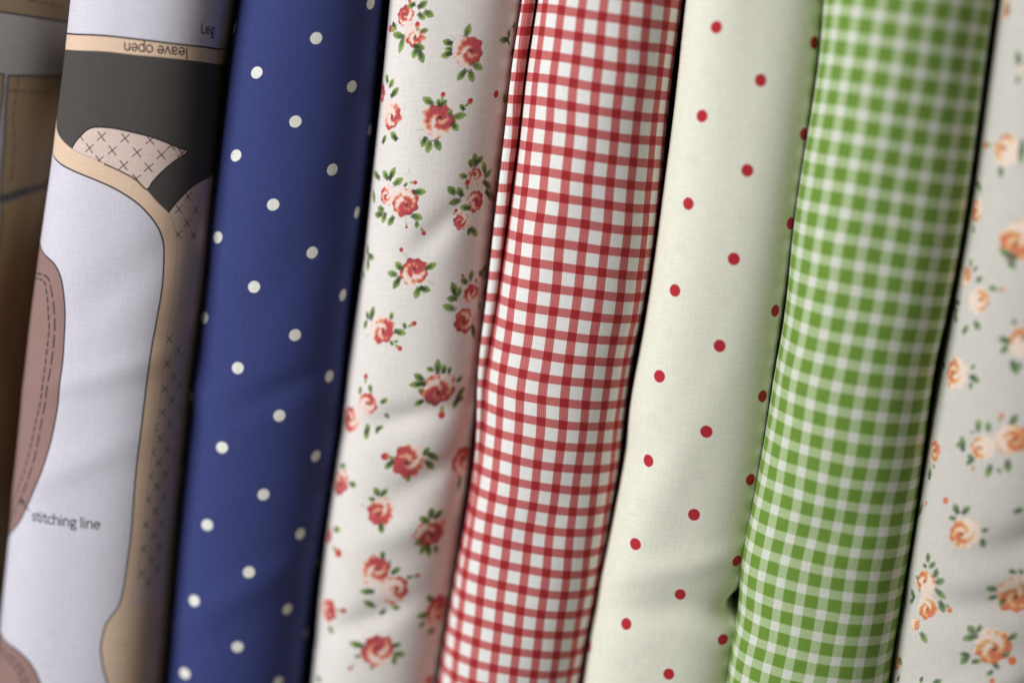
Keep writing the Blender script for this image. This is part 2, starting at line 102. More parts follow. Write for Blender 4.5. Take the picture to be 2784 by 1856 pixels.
# printed motifs, in mm on the cloth: R rose (s,t,radius,heavy side,style), L leaf, B bud, T stem (base, tip), o spot
PRINT_ROSE = [
  ["R",-11.53,83.28,2.33,135,"r"],["R",-8.06,78.67,2.69,-70,"p"],["R",-9.89,87.6,1.25,200,"p"],["B",-7.37,79.58,-7.68,81.9],["B",-15.3,79.43,-18.6,80.06],
  ["L",-7.75,85.47,-5.77,86.91],["L",-9.09,86.36,-10.95,85.71],["L",-5.85,84.42,-3.61,83.36],["L",-7.54,83.87,-5.81,82.63],["L",-6.26,79.41,-4.57,79.78],
  ["L",-11.47,78.08,-15.3,78.52],["L",-11.41,77.72,-12.21,74.09],["L",-7.65,75.63,-5.02,75.12],["L",-6.97,75.1,-7.67,72.75],["L",-6.09,74.39,-4.77,71.71],
  ["L",-16.41,81.21,-14.41,79.81],["R",7.05,74.24,3.5,20,"r"],["R",25.88,77.05,1.12,0,"r"],["o",17.39,63.17,0.91],["R",27.29,56.88,2.14,180,"r"],
  ["L",5.92,78.19,6.47,81.05],["L",2.36,76.4,0.13,76.94],["L",2.55,74.97,0.86,74.97],["L",2.5,73.9,0.15,73.18],["L",8.84,71.17,11.58,69.87],
  ["L",6.88,69.57,5.22,67.24],["L",8.08,69.38,9.4,66.75],["L",20.75,80.3,21.55,81.36],["L",19.4,77.98,18.96,79.62],["L",19.33,77.08,16.29,77.16],
  ["L",19.75,76.71,20.06,75.61],["L",23.79,74.57,21.91,73.18],["L",22.33,60.72,20.94,62.81],["T",3.0,77.3,1.71,78.46],["R",0.95,56.65,3.8,60,"r"],
  ["R",-19.8,62.94,2.41,30,"r"],["R",-12.98,57.83,3.26,-30,"p"],["B",1.47,61.85,1.67,64.02],["B",8.02,60.29,9.73,62.21],["L",0.97,60.34,0.44,62.07],
  ["L",1.4,60.56,2.7,61.85],["L",-0.89,60.98,-3.43,62.48],["L",3.68,58.17,4.21,59.47],["L",4.87,57.51,8.14,58.12],["L",7.65,59.43,6.57,60.75],
  ["L",4.93,55.99,6.48,54.23],["L",-1.64,52.29,-2.37,50.11],["L",-0.42,51.43,-0.74,48.6],["L",0.99,51.66,2.38,49.26],["L",-15.86,66.23,-17.39,67.91],
  ["L",-14.71,64.97,-13.35,66.78],["L",-13.32,62.63,-11.27,64.68],["L",-15.04,50.44,-13.96,52.28],["L",-9.86,51.63,-11.88,53.28],["T",-2.56,54.35,-4.54,53.99],
  ["T",-2.8,52.72,-3.31,51.4],["T",4.87,57.51,7.88,59.43],["R",-10.69,37.12,2.32,200,"p"],["R",-5.15,35.46,3.17,-60,"r"],["R",12.94,41.63,2.23,90,"p"],
  ["R",14.05,35.42,2.48,0,"r"],["R",10.61,30.44,1.96,200,"r"],["B",-4.36,40.63,-2.48,40.67],["B",-0.07,28.63,0.94,26.86],["B",-4.12,29.83,-4.0,28.6],
  ["B",11.19,38.77,10.81,41.25],["B",20.55,37.37,23.55,34.83],["B",8.11,32.21,8.96,33.67],["L",-11.29,41.26,-13.28,43.09],["L",-10.62,41.31,-9.29,44.09],
  ["L",-8.88,39.94,-6.69,41.52],["L",-3.06,38.22,-0.22,38.26],["L",-5.78,39.6,-5.12,40.6],["L",-14.99,41.22,-18.9,42.36],["L",-17.89,37.23,-16.39,34.64],
  ["L",-11.69,33.09,-13.97,33.38],["L",-12.06,31.81,-15.11,31.53],["L",-10.85,32.16,-11.59,29.87],["L",-8.08,31.37,-9.33,29.3],["L",-2.85,32.09,-0.32,31.38],
  ["L",-1.44,30.38,-1.3,28.89],["L",12.91,44.82,12.07,47.79],["L",11.76,44.63,10.83,46.38],["L",13.12,45.54,14.83,46.92],["L",10.43,42.0,8.49,42.56],
  ["L",16.64,42.63,15.41,45.41],["L",16.83,41.63,19.27,43.17],["L",16.68,40.41,20.33,38.13],["L",18.03,37.59,21.84,35.25],["L",9.79,37.11,8.42,39.14],
  ["L",7.71,37.69,5.85,39.46],["L",9.44,35.89,6.77,35.24],["L",12.46,33.79,9.97,34.13],["L",13.15,28.35,12.88,26.64],["L",13.61,28.31,15.87,26.39],
  ["T",-5.4,42.79,-5.07,44.27],["T",-4.39,32.29,-4.12,29.83],["T",-1.51,31.13,0.17,28.63],["T",9.83,36.86,10.9,37.06],["T",-2.97,20.65,-4.42,22.35],
  ["o",-4.87,22.96,0.55],["R",-0.82,17.15,3.2,80,"r"],["R",15.81,10.58,2.47,90,"m"],["R",14.65,3.94,2.96,200,"r"],["R",-8.13,1.5,3.29,-30,"m"],
  ["B",17.77,13.35,16.94,14.76],["B",12.86,15.37,12.01,16.37],["B",-0.45,2.7,1.46,3.9],["B",-3.49,-2.36,-1.61,-3.6],["L",-4.17,17.76,-5.96,19.46],
  ["L",-5.46,16.21,-7.83,16.72],["L",-4.46,15.52,-5.73,12.83],["L",2.42,18.15,4.64,19.45],["L",0.98,13.1,0.54,10.46],["L",1.53,13.11,3.88,12.39],
  ["L",-16.93,19.5,-16.32,16.55],["L",-19.59,15.56,-18.76,13.96],["L",15.05,14.6,15.27,17.0],["L",13.92,13.96,12.05,15.06],["L",20.34,16.22,22.73,17.61],
  ["L",20.07,15.31,18.31,16.47],["L",21.24,14.21,22.72,15.34],["L",10.88,11.04,9.59,14.11],["L",11.5,10.81,11.88,12.83],["L",11.2,9.89,8.8,10.22],
  ["L",10.93,7.1,7.99,8.38],["L",22.92,9.81,23.77,11.97],["L",20.11,7.95,20.46,6.0],["L",17.53,1.88,18.64,-1.12],["L",-12.22,3.95,-11.64,7.05],
  ["L",-13.11,4.04,-14.35,5.41],["L",-13.88,3.19,-14.45,1.21],["L",-5.52,4.54,-5.52,6.24],["L",-3.94,1.41,-1.26,0.78],["L",-1.34,2.29,-1.87,3.6],
  ["L",-4.28,-2.4,-5.02,-1.31],["L",-3.8,-1.43,-2.83,-1.38],["T",3.34,14.81,4.86,14.07],["T",-11.79,-0.18,-13.31,-1.31],["T",-3.53,1.25,-0.45,2.7],
  ["T",10.99,10.1,12.64,9.78],["R",-21.97,19.43,1.29,0,"r"],["L",-17.52,20.75,-18.84,23.11],["L",-16.69,20.34,-13.94,20.15],["R",-10.42,-19.12,2.8,45,"p"],
  ["R",-16.0,-24.02,3.21,180,"m"],["R",9.31,-14.05,4.0,-90,"r"],["B",-11.48,-13.34,-11.67,-10.81],["B",11.45,-19.25,11.41,-22.48],["L",-9.4,-15.42,-9.94,-13.68],
  ["L",-13.18,-16.36,-13.09,-14.56],["L",-5.78,-18.22,-4.23,-17.08],["L",-4.66,-21.41,-3.53,-22.46],["L",-9.3,-26.58,-10.18,-24.63],["L",-6.52,-26.61,-6.67,-24.91],
  ["L",-6.5,-25.64,-5.07,-24.82],["L",-10.21,-26.16,-9.22,-28.3],["L",7.22,-9.11,5.69,-8.33],["L",8.49,-9.66,8.1,-6.35],["L",9.96,-9.73,9.96,-7.7],
  ["L",11.48,-9.83,11.54,-8.31],["L",4.86,-11.63,2.73,-10.14],["L",5.22,-12.65,1.8,-12.96],["L",5.22,-14.72,3.93,-14.2],["L",5.56,-17.41,3.63,-18.5],
  ["L",14.3,-12.41,15.61,-11.3],["L",15.53,-17.01,17.12,-14.62],["L",15.35,-17.51,17.66,-17.56],["L",15.67,-17.55,14.82,-19.76],["L",7.64,-17.46,7.58,-18.56],
  ["R",4.22,-33.8,4.18,200,"r"],["R",21.25,-35.63,3.71,90,"m"],["R",-16.72,-41.23,3.19,-60,"r"],["R",-1.89,-47.49,3.22,-120,"r"],["R",11.76,-53.4,3.79,-60,"r"],
  ["R",-18.81,-56.81,1.93,0,"r"],["B",-0.44,-32.98,-3.93,-32.52],["B",-15.14,-59.06,-11.59,-60.83],["L",8.12,-31.39,11.76,-33.61],["L",8.53,-33.96,11.03,-36.15],
  ["L",7.6,-31.99,8.56,-30.16],["L",-0.62,-33.9,-2.23,-35.81],["L",4.11,-37.96,4.3,-39.58],["L",20.02,-39.71,20.0,-43.43],["L",-17.46,-37.02,-15.18,-36.57],
  ["L",-12.37,-40.74,-10.31,-41.38],["L",-3.15,-43.3,-4.61,-41.49],["L",-2.54,-43.28,-1.22,-41.71],["L",-4.21,-44.57,-5.8,-44.35],["L",-1.56,-50.98,-0.63,-52.98],
  ["L",10.59,-50.34,8.5,-48.97],["L",11.07,-49.18,11.25,-46.83],["L",12.29,-49.34,14.11,-47.79],["L",9.72,-55.44,8.14,-56.61],["L",11.28,-56.95,10.14,-59.4],
  ["L",12.08,-57.71,12.88,-60.36],["L",14.19,-58.02,15.24,-59.78],["L",-15.89,-54.2,-13.38,-53.97],["T",-5.7,-47.1,-8.46,-46.11],["R",-1.61,-64.08,3.62,45,"m"],
  ["R",4.13,-69.44,3.5,0,"p"],["R",-14.69,-76.71,2.95,0,"r"],["R",2.0,-86.55,3.87,110,"r"],["R",18.55,-76.94,3.81,60,"r"],["R",18.8,-97.56,1.97,0,"r"],
  ["B",8.86,-65.87,10.91,-65.46],["B",-10.69,-76.17,-8.11,-75.81],["B",-4.11,-90.77,-5.48,-92.12],["L",0.23,-60.4,0.04,-58.53],["L",2.08,-61.9,2.25,-60.98],
  ["L",3.26,-64.6,5.05,-63.12],["L",8.59,-66.0,7.25,-65.76],["L",-1.21,-69.76,-4.35,-69.91],["L",-0.58,-74.21,-3.23,-72.61],["L",1.34,-76.45,2.71,-75.19],
  ["L",6.3,-74.87,4.41,-74.25],["L",-13.77,-81.48,-12.4,-83.06],["L",-2.38,-85.2,-5.85,-84.65],["L",-2.64,-87.92,-4.08,-88.33],["L",5.99,-85.09,7.98,-84.61],
  ["L",6.54,-87.24,9.27,-87.76],["L",6.65,-88.16,6.91,-90.3],["L",0.86,-90.52,1.0,-91.73],["L",15.94,-73.65,14.3,-71.88],["L",15.0,-77.39,11.96,-77.21],
  ["L",14.23,-79.36,12.67,-80.32],["L",18.34,-82.38,15.83,-82.42],["L",-16.53,-96.58,-14.34,-97.19],
]
PRINT_PEACH = [
  ["R",-18.46,51.49,3.48,150,"p"],["R",-26.44,36.17,2.48,220,"r"],["B",-24.71,52.42,-28.33,52.13],["L",-19.76,47.29,-18.81,45.2],["L",-14.17,53.89,-13.84,49.05],
  ["L",-29.87,42.82,-25.75,41.23],["L",-31.79,40.01,-32.34,40.28],["L",-26.58,32.14,-25.81,30.42],["R",-10.74,30.09,4.31,-120,"r"],["R",-25.6,19.44,2.12,60,"r"],
  ["R",-19.09,14.34,2.88,20,"p"],["R",-22.62,-4.7,3.49,180,"m"],["R",-5.54,5.33,3.15,100,"p"],["B",-13.91,17.64,-12.12,17.81],["L",-10.87,25.71,-15.13,27.32],
  ["L",-12.17,24.64,-10.41,23.31],["L",-24.12,22.38,-24.74,24.04],["L",-22.51,21.59,-21.2,22.5],["L",-20.62,19.1,-18.96,20.05],["L",-14.44,17.59,-16.23,18.14],
  ["L",-27.09,12.72,-32.34,12.08],["L",-27.39,10.41,-31.37,11.56],["L",-28.47,9.48,-26.23,7.81],["L",-22.54,5.62,-21.06,7.59],["L",-18.89,8.9,-17.02,7.4],
  ["L",-17.54,-2.65,-16.84,-1.55],["L",-17.46,-4.64,-14.99,-5.55],["L",-17.15,-6.35,-16.88,-7.82],["L",-31.17,-3.69,-28.65,-4.25],["L",-8.05,9.57,-8.71,10.74],
  ["L",-8.77,5.08,-11.33,5.83],["L",-9.06,3.82,-10.27,2.23],["L",-7.34,0.27,-5.76,-2.57],["L",-5.07,-1.04,-6.15,0.12],["R",-4.96,-19.13,3.32,0,"r"],
  ["R",-11.26,-21.97,2.65,200,"p"],["R",-12.35,-44.16,3.37,200,"m"],["R",-26.56,-25.44,2.53,20,"r"],["o",-19.08,-36.77,0.84],["B",-8.33,-14.89,-7.59,-12.93],
  ["B",-13.0,-26.79,-13.07,-28.16],["B",-26.2,-40.05,-25.58,-38.5],["L",-13.25,-17.9,-13.39,-15.22],["L",-14.28,-18.58,-15.18,-18.44],["L",-10.57,-17.56,-10.88,-15.45],
  ["L",-16.43,-21.6,-18.46,-22.47],["L",-16.45,-23.23,-17.31,-20.11],["L",-13.2,-25.47,-14.8,-24.34],["L",-13.71,-25.81,-15.02,-26.54],["L",-8.78,-26.27,-9.18,-29.02],
  ["L",-6.9,-26.87,-6.0,-27.87],["L",-4.96,-24.52,-4.35,-27.18],["L",-5.27,-15.13,-4.36,-12.91],["L",-15.12,-39.35,-16.35,-37.37],["L",-13.75,-39.14,-12.42,-37.31],
  ["L",-15.43,-40.77,-17.18,-40.81],["L",-8.34,-43.13,-6.92,-42.44],["L",-8.03,-45.39,-7.23,-47.33],["L",-26.42,-32.6,-26.68,-30.17],["L",-24.78,-29.45,-25.47,-28.78],
  ["L",-29.51,-43.16,-27.61,-39.85],["L",-1.38,-37.62,0.48,-36.73],["R",-21.08,-59.19,2.92,110,"p"],["R",-19.92,-65.1,2.75,-60,"r"],["R",-22.56,-70.41,1.41,0,"r"],
  ["R",2.8,-58.93,4.37,-90,"r"],["R",-1.18,-72.41,3.86,-60,"r"],["o",3.65,-75.93,0.96],["o",-0.48,-81.04,0.65],["R",-29.19,-82.52,1.85,0,"r"],
  ["B",-22.88,-61.79,-23.11,-59.31],["B",-14.33,-63.51,-12.89,-65.35],["L",-21.21,-53.17,-21.66,-51.18],["L",-21.53,-54.82,-22.77,-54.34],["L",-20.24,-54.51,-18.99,-53.05],
  ["L",-23.86,-58.59,-24.9,-58.07],["L",-18.25,-56.67,-18.07,-54.55],["L",-17.73,-58.15,-15.66,-56.93],["L",-17.58,-60.0,-15.02,-61.72],["L",-16.3,-63.04,-14.79,-65.4],
  ["L",-25.01,-63.96,-26.8,-62.33],["L",-25.38,-64.6,-26.95,-65.83],["L",-19.87,-72.05,-17.74,-73.87],["L",1.21,-53.41,-0.31,-52.71],["L",3.1,-53.37,2.04,-52.63],
  ["L",-2.49,-58.16,-4.72,-57.69],["L",-2.15,-60.17,-4.02,-60.81],["L",-0.05,-60.93,-0.78,-62.51],["L",-5.97,-69.51,-7.67,-68.01],["L",-5.35,-68.96,-4.65,-67.46],
  ["L",-5.39,-70.2,-8.29,-71.29],["L",-6.59,-75.21,-8.48,-75.2],["L",-6.79,-75.5,-7.93,-77.73],["L",-5.45,-76.89,-3.66,-76.44],["L",2.27,-70.5,3.98,-69.22],
  ["L",1.4,-74.81,2.68,-74.02],["L",-0.42,-76.9,0.81,-78.0],["L",-0.7,-78.6,-1.68,-79.89],["L",-27.52,-80.9,-25.95,-82.27],["L",-26.88,-86.85,-26.22,-85.3],
  ["L",-17.79,-83.4,-18.18,-84.81],["L",-14.17,-84.08,-12.47,-82.93],["T",-20.65,-55.65,-21.27,-52.92],["R",-15.62,71.37,1.46,0,"r"],["R",-26.05,85.52,2.1,0,"r"],
  ["L",-18.03,72.86,-19.13,75.46],["L",-17.92,68.13,-17.52,69.73],["L",-25.23,84.75,-24.69,86.87],
]
PANEL = {
    'line1': [[-24.64,78.64],[-18.3,78.64],[-6.85,78.44],[5.26,77.32],[14.98,76.16],[30.1,74.49]],
    'line2': [[-24.64,74.56],[-17.38,74.59],[-6.3,74.48],[1.41,73.79],[12.86,72.74],[30.1,70.58]],
    'patch1': [[-13.18,49.52],[-12.09,51.25],[-10.74,52.7],[-8.98,54.28],[-6.52,55.13],[-1.65,54.97],[3.94,53.94],[8.94,52.73],[13.52,51.06],[16.98,49.54],[19.06,48.64],[15.17,46.0],[12.16,43.29],[10.36,41.12],[8.95,39.25],[5.89,41.76],[1.57,43.95],[-2.82,45.7],[-7.4,47.2],[-12.47,48.43]],
    'edge2': [[15.32,33.01],[17.85,36.2],[21.23,39.22],[25.19,40.71],[30.1,41.25]],
    'outer': [[-24.64,57.0],[-21.4,53.56],[-12.75,49.22],[-4.7,46.65],[2.18,43.64],[5.83,41.67],[8.9,39.22],[12.06,35.92],[15.56,32.66],[17.49,29.11],[18.7,24.42],[19.17,16.91],[19.37,8.19],[19.07,-2.19],[19.18,-16.74],[18.4,-25.75],[18.28,-36.17],[18.17,-46.03],[18.27,-54.74],[18.3,-63.5],[17.56,-69.04],[16.67,-73.31]],
    'inner': [[-24.64,51.06],[-23.88,47.96],[-17.86,45.53],[-11.53,43.61],[-5.35,41.72],[0.29,39.55],[5.2,36.86],[8.89,34.0],[12.07,30.51],[14.18,26.98],[15.35,22.9],[15.83,14.26],[15.63,6.76],[15.47,1.7],[15.05,-5.98],[14.79,-19.31],[14.45,-31.43],[14.55,-40.67],[15.03,-53.09],[14.83,-62.43],[14.5,-68.65],[13.66,-72.97],[12.11,-75.67],[10.57,-78.4],[9.96,-82.14],[9.89,-85.29],[10.82,-90.39],[12.28,-94.81]],
    'mauve': [[-23.88,23.59],[-19.72,21.47],[-14.72,19.34],[-11.97,16.36],[-10.39,12.4],[-9.14,6.64],[-8.51,1.6],[-7.83,-6.12],[-7.75,-15.09],[-8.4,-24.32],[-9.43,-31.68],[-10.83,-37.86],[-14.43,-46.48],[-17.56,-52.02],[-22.39,-55.93],[-25.61,-58.95]],
    'dashA': [[-27.13,13.97],[-18.44,14.33],[-15.76,10.82],[-14.24,5.11],[-13.47,1.24],[-13.27,-5.96],[-13.12,-15.57],[-14.45,-23.1],[-15.71,-31.85],[-17.44,-39.48],[-21.37,-46.55],[-26.37,-54.45]],
    'dashB': [[-27.13,15.44],[-17.15,15.63],[-14.32,12.11],[-12.57,7.0],[-11.61,1.39],[-11.23,-5.78],[-11.59,-16.03],[-12.62,-24.72],[-13.51,-33.97],[-15.59,-41.63],[-19.42,-48.01],[-25.61,-54.79]],
    'mauve2': [[-21.61,-83.73],[-18.95,-84.93],[-13.81,-86.36],[-9.85,-88.61],[-7.25,-91.48],[-5.34,-94.99]],
    'dash2A': [[-21.02,-87.1],[-15.22,-88.87],[-11.79,-90.8],[-8.88,-95.36]],
    'dash2B': [[-20.63,-88.59],[-15.96,-90.31],[-12.4,-92.17],[-10.58,-95.59]],
    'arrow': [[-13.52,-47.6],[-17.1,-44.91]],
    't_stitch': [[-12.33,-49.99],[7.06,-51.48],[-12.53,-48.15]],
    't_leave': [[16.74,75.27],[-1.07,76.75],[16.95,73.45]],
    't_leg': [[20.12,79.05],[25.73,78.43],[19.86,80.79]],
    'cross1': [[-4.46,52.78],[2.12,52.42],[8.8,51.94],[14.39,50.43],[-7.57,49.68],[-1.07,49.24],[5.63,48.77],[12.02,48.1],[17.52,48.31],[-4.44,46.67],[2.37,45.44],[9.0,44.87],[6.07,41.96],[-10.74,52.7]],
    'cross2': [[20.54,36.84],[18.14,33.75],[23.82,33.09],[21.26,29.85],[18.79,26.98],[23.99,26.32],[19.92,-0.8],[23.44,-4.28],[20.05,-7.43],[23.0,-11.21],[26.01,-14.17],[20.3,-14.34],[23.01,-17.8],[27.37,-20.88],[20.26,-20.83],[23.19,-24.06],[27.25,-28.26],[20.3,-27.74],[18.28,-24.51],[23.06,-31.24],[26.61,-33.7],[20.62,-34.49],[18.36,-31.26],[23.45,-37.98],[20.87,-40.89],[18.33,-37.71],[23.79,-44.57],[21.29,-47.79],[18.59,-44.23],[24.28,-51.86],[21.67,-54.72],[18.8,-51.21],[24.48,-58.49],[21.8,-61.33],[18.97,-57.98],[21.59,-67.89],[19.22,-64.91],[24.33,-64.75]],
    'cross2end': [[16.7,-73.63],[28.21,-74.72]],
    'faint': [[13.29,-84.27],[18.75,-84.52],[25.99,-85.24]],
}
KHAKI = {
    'top': [[4.15,83.97],[9.56,83.11],[15.11,82.16],[21.96,81.05]],
    'low': [[8.27,67.05],[13.35,66.97],[23.05,66.42]],
    'lowL': [[6.05,67.52],[7.07,67.44]],
    'stripL': [[7.07,67.44],[7.45,61.82],[7.32,57.68]],
    'stripR': [[8.27,67.05],[8.45,61.06],[8.9,54.27],[9.4,48.59],[9.53,42.13],[9.97,36.39],[11.42,27.97]],
    'd1': [[8.74,63.12],[14.67,62.72],[21.98,61.91]],
    'd2': [[10.99,66.83],[10.81,61.02],[10.97,55.36],[12.06,49.65],[12.33,44.7],[12.51,38.97]],
    'd3': [[10.88,86.9],[21.19,85.18]],
    'lace': [[10.59,32.92],[14.0,33.91],[18.27,34.96],[24.35,35.6]],
}
# ================================================================ objects and materials
COL = bpy.context.scene.collection
def lin(r, g, b):
    return np.array([(c / 255 / 12.92) if c / 255 <= 0.04045 else ((c / 255 + 0.055) / 1.055) ** 2.4 for c in (r, g, b)])
def nodes(name):
    m = bpy.data.materials.new(name); m.use_nodes = True
    nt = m.node_tree; nt.nodes.clear()
    return m, nt
class NG:
    """tiny helper for wiring shader nodes"""
    def __init__(self, nt): self.nt = nt
    def n(self, kind, **kw):
        x = self.nt.nodes.new(kind)
        for k, v in kw.items(): setattr(x, k, v)
        return x
    def link(self, a, b): self.nt.links.new(a, b)
    def math(self, op, a, b=None, c=None, clamp=False):
        x = self.n('ShaderNodeMath', operation=op, use_clamp=clamp)
        for i, v in enumerate((a, b, c)):
            if v is None: continue
            if hasattr(v, 'links'): self.link(v, x.inputs[i])
            else: x.inputs[i].default_value = v
        return x.outputs[0]
    def attr(self, name):
        return self.n('ShaderNodeAttribute', attribute_name=name)
    def sep(self, v):
        x = self.n('ShaderNodeSeparateXYZ'); self.link(v, x.inputs[0]); return x.outputs[0], x.outputs[1]
    def mix(self, f, a, b, blend='MIX'):
        x = self.n('ShaderNodeMix', data_type='RGBA', blend_type=blend)
        for i, v in ((0, f), (6, a), (7, b)):
            if hasattr(v, 'links'): self.link(v, x.inputs[i])
            elif i == 0: x.inputs[0].default_value = v
            else: x.inputs[i].default_value = (*v[:3], 1)
        return x.outputs[2]
    def step(self, x, edge, soft):                  # 1 below the edge, 0 above
        a = self.math('SUBTRACT', edge, x)
        return self.math('MULTIPLY_ADD', a, 1 / soft, 0.5, clamp=True)
    def near_int(self, x):
        return self.math('ABSOLUTE', self.math('SUBTRACT', x, self.math('ROUND', x)))
def finish_cloth(g, base, rough=0.85, weave=0.07, sheen=0.08, bump=0.35):
    """woven look: fine slubs along warp and weft, a faint twill, a little fuzz"""
    mm = g.attr('cloth_mm').outputs['Vector']
    def slub(sx, sy, detail=3):
        mp = g.n('ShaderNodeMapping'); g.link(mm, mp.inputs[0]); mp.inputs['Scale'].default_value = (sx, sy, 1)
        nz = g.n('ShaderNodeTexNoise'); nz.inputs['Scale'].default_value = 1; nz.inputs['Detail'].default_value = detail
        g.link(mp.outputs[0], nz.inputs['Vector']); return nz.outputs['Fac']
    a, b = slub(2.6, 0.16), slub(0.18, 2.4)
    c = slub(1.7, 1.7, 5)
    s, t = g.sep(mm)
    tw = g.math('SINE', g.math('MULTIPLY', g.math('ADD', s, g.math('MULTIPLY', t, 0.8)), 2 * math.pi / 0.62))
    v = g.math('ADD', g.math('ADD', a, b), c)                      # about 1.5
    v = g.math('ADD', g.math('MULTIPLY', g.math('SUBTRACT', v, 1.5), weave * 3.2), g.math('MULTIPLY', tw, weave * 0.30))
    k = g.math('ADD', v, 1.0)
    cc = g.n('ShaderNodeCombineXYZ')
    for i in range(3): g.link(k, cc.inputs[i])
    col = g.mix(1.0, base, cc.outputs[0], 'MULTIPLY')
    p = g.n('ShaderNodeBsdfPrincipled'); g.link(col, p.inputs['Base Color'])
    p.inputs['Roughness'].default_value = rough; p.inputs['Specular IOR Level'].default_value = 0.22
    p.inputs['Sheen Weight'].default_value = sheen; p.inputs['Sheen Roughness'].default_value = 0.5
    bp = g.n('ShaderNodeBump'); bp.inputs['Strength'].default_value = bump; bp.inputs['Distance'].default_value = 0.00012
    g.link(v, bp.inputs['Height']); g.link(bp.outputs[0], p.inputs['Normal'])
    o = g.n('ShaderNodeOutputMaterial'); g.link(p.outputs[0], o.inputs[0])
def printed_cloth(name, **kw):
    m, nt = nodes(name); g = NG(nt)
    finish_cloth(g, g.attr('print').outputs['Color'], **kw); return m
def dotted_cloth(name, ground, dot, lp, lq, r, ghost=None, **kw):
    m, nt = nodes(name); g = NG(nt)
    i, j = g.sep(g.attr('lattice').outputs['Vector'])
    def mask(jj, rr, soft):
        ci = g.math('ROUND', i)
        di = g.math('MULTIPLY', g.math('SUBTRACT', i, ci), lp)
        q = g.math('SUBTRACT', jj, g.math('MULTIPLY', ci, 0.5))
        dj = g.math('MULTIPLY', g.math('SUBTRACT', q, g.math('ROUND', q)), lq)
        d = g.math('SQRT', g.math('ADD', g.math('MULTIPLY', di, di), g.math('MULTIPLY', dj, dj)))
        nz = g.n('ShaderNodeTexNoise'); nz.inputs['Scale'].default_value = 1.6; nz.inputs['Detail'].default_value = 3
        g.link(g.attr('cloth_mm').outputs['Vector'], nz.inputs['Vector'])
        d = g.math('ADD', d, g.math('MULTIPLY', g.math('SUBTRACT', nz.outputs['Fac'], 0.5), 0.14))
        return g.step(d, rr, soft)
    base = ground
    if ghost:                                      # the next layer's dots show faintly through the thin cloth
        base = g.mix(g.math('MULTIPLY', mask(g.math('ADD', j, 0.49), r * 1.05, 1.1), ghost), base, dot)
    finish_cloth(g, g.mix(mask(j, r, 0.16), base, dot), **kw); return m
def gingham_cloth(name, white, mid, dark, wi, wj, n=11, **kw):
    m, nt = nodes(name); g = NG(nt)
    i, j = g.sep(g.attr('lattice').outputs['Vector'])
    si = g.step(g.near_int(i), wi / 2, 0.035); sj = g.step(g.near_int(j), wj / 2, 0.035)
    one = g.math('MAXIMUM', si, sj); both = g.math('MULTIPLY', si, sj)
    h = g.math('MULTIPLY', g.math('SINE', g.math('MULTIPLY', g.math('ADD', i, j), math.pi * n)), g.math('SINE', g.math('MULTIPLY', g.math('SUBTRACT', i, j), math.pi * n)))
    h = g.math('MULTIPLY_ADD', h, 0.50, 0.5, clamp=True)
    mid_c = g.mix(h, tuple(mid * 0.75 + dark * 0.25), tuple(mid * 0.75 + white * 0.25))
    c = g.mix(one, tuple(white), mid_c)
    finish_cloth(g, g.mix(both, c, tuple(dark)), **kw); return m
def plain(name, col, rough):
    m, nt = nodes(name); g = NG(nt)
    tc = g.n('ShaderNodeTexCoord'); mp = g.n('ShaderNodeMapping'); mp.inputs['Scale'].default_value = (6, 60, 60)
    g.link(tc.outputs['Object'], mp.inputs[0])
    nz = g.n('ShaderNodeTexNoise'); nz.inputs['Scale'].default_value = 1.5; nz.inputs['Detail'].default_value = 6
    g.link(mp.outputs[0], nz.inputs['Vector'])
    c = g.mix(nz.outputs['Fac'], tuple(x * 0.7 for x in col), tuple(x * 1.3 for x in col))
    p = g.n('ShaderNodeBsdfPrincipled'); g.link(c, p.inputs['Base Color']); p.inputs['Roughness'].default_value = rough
    o = g.n('ShaderNodeOutputMaterial'); g.link(p.outputs[0], o.inputs[0]); return m

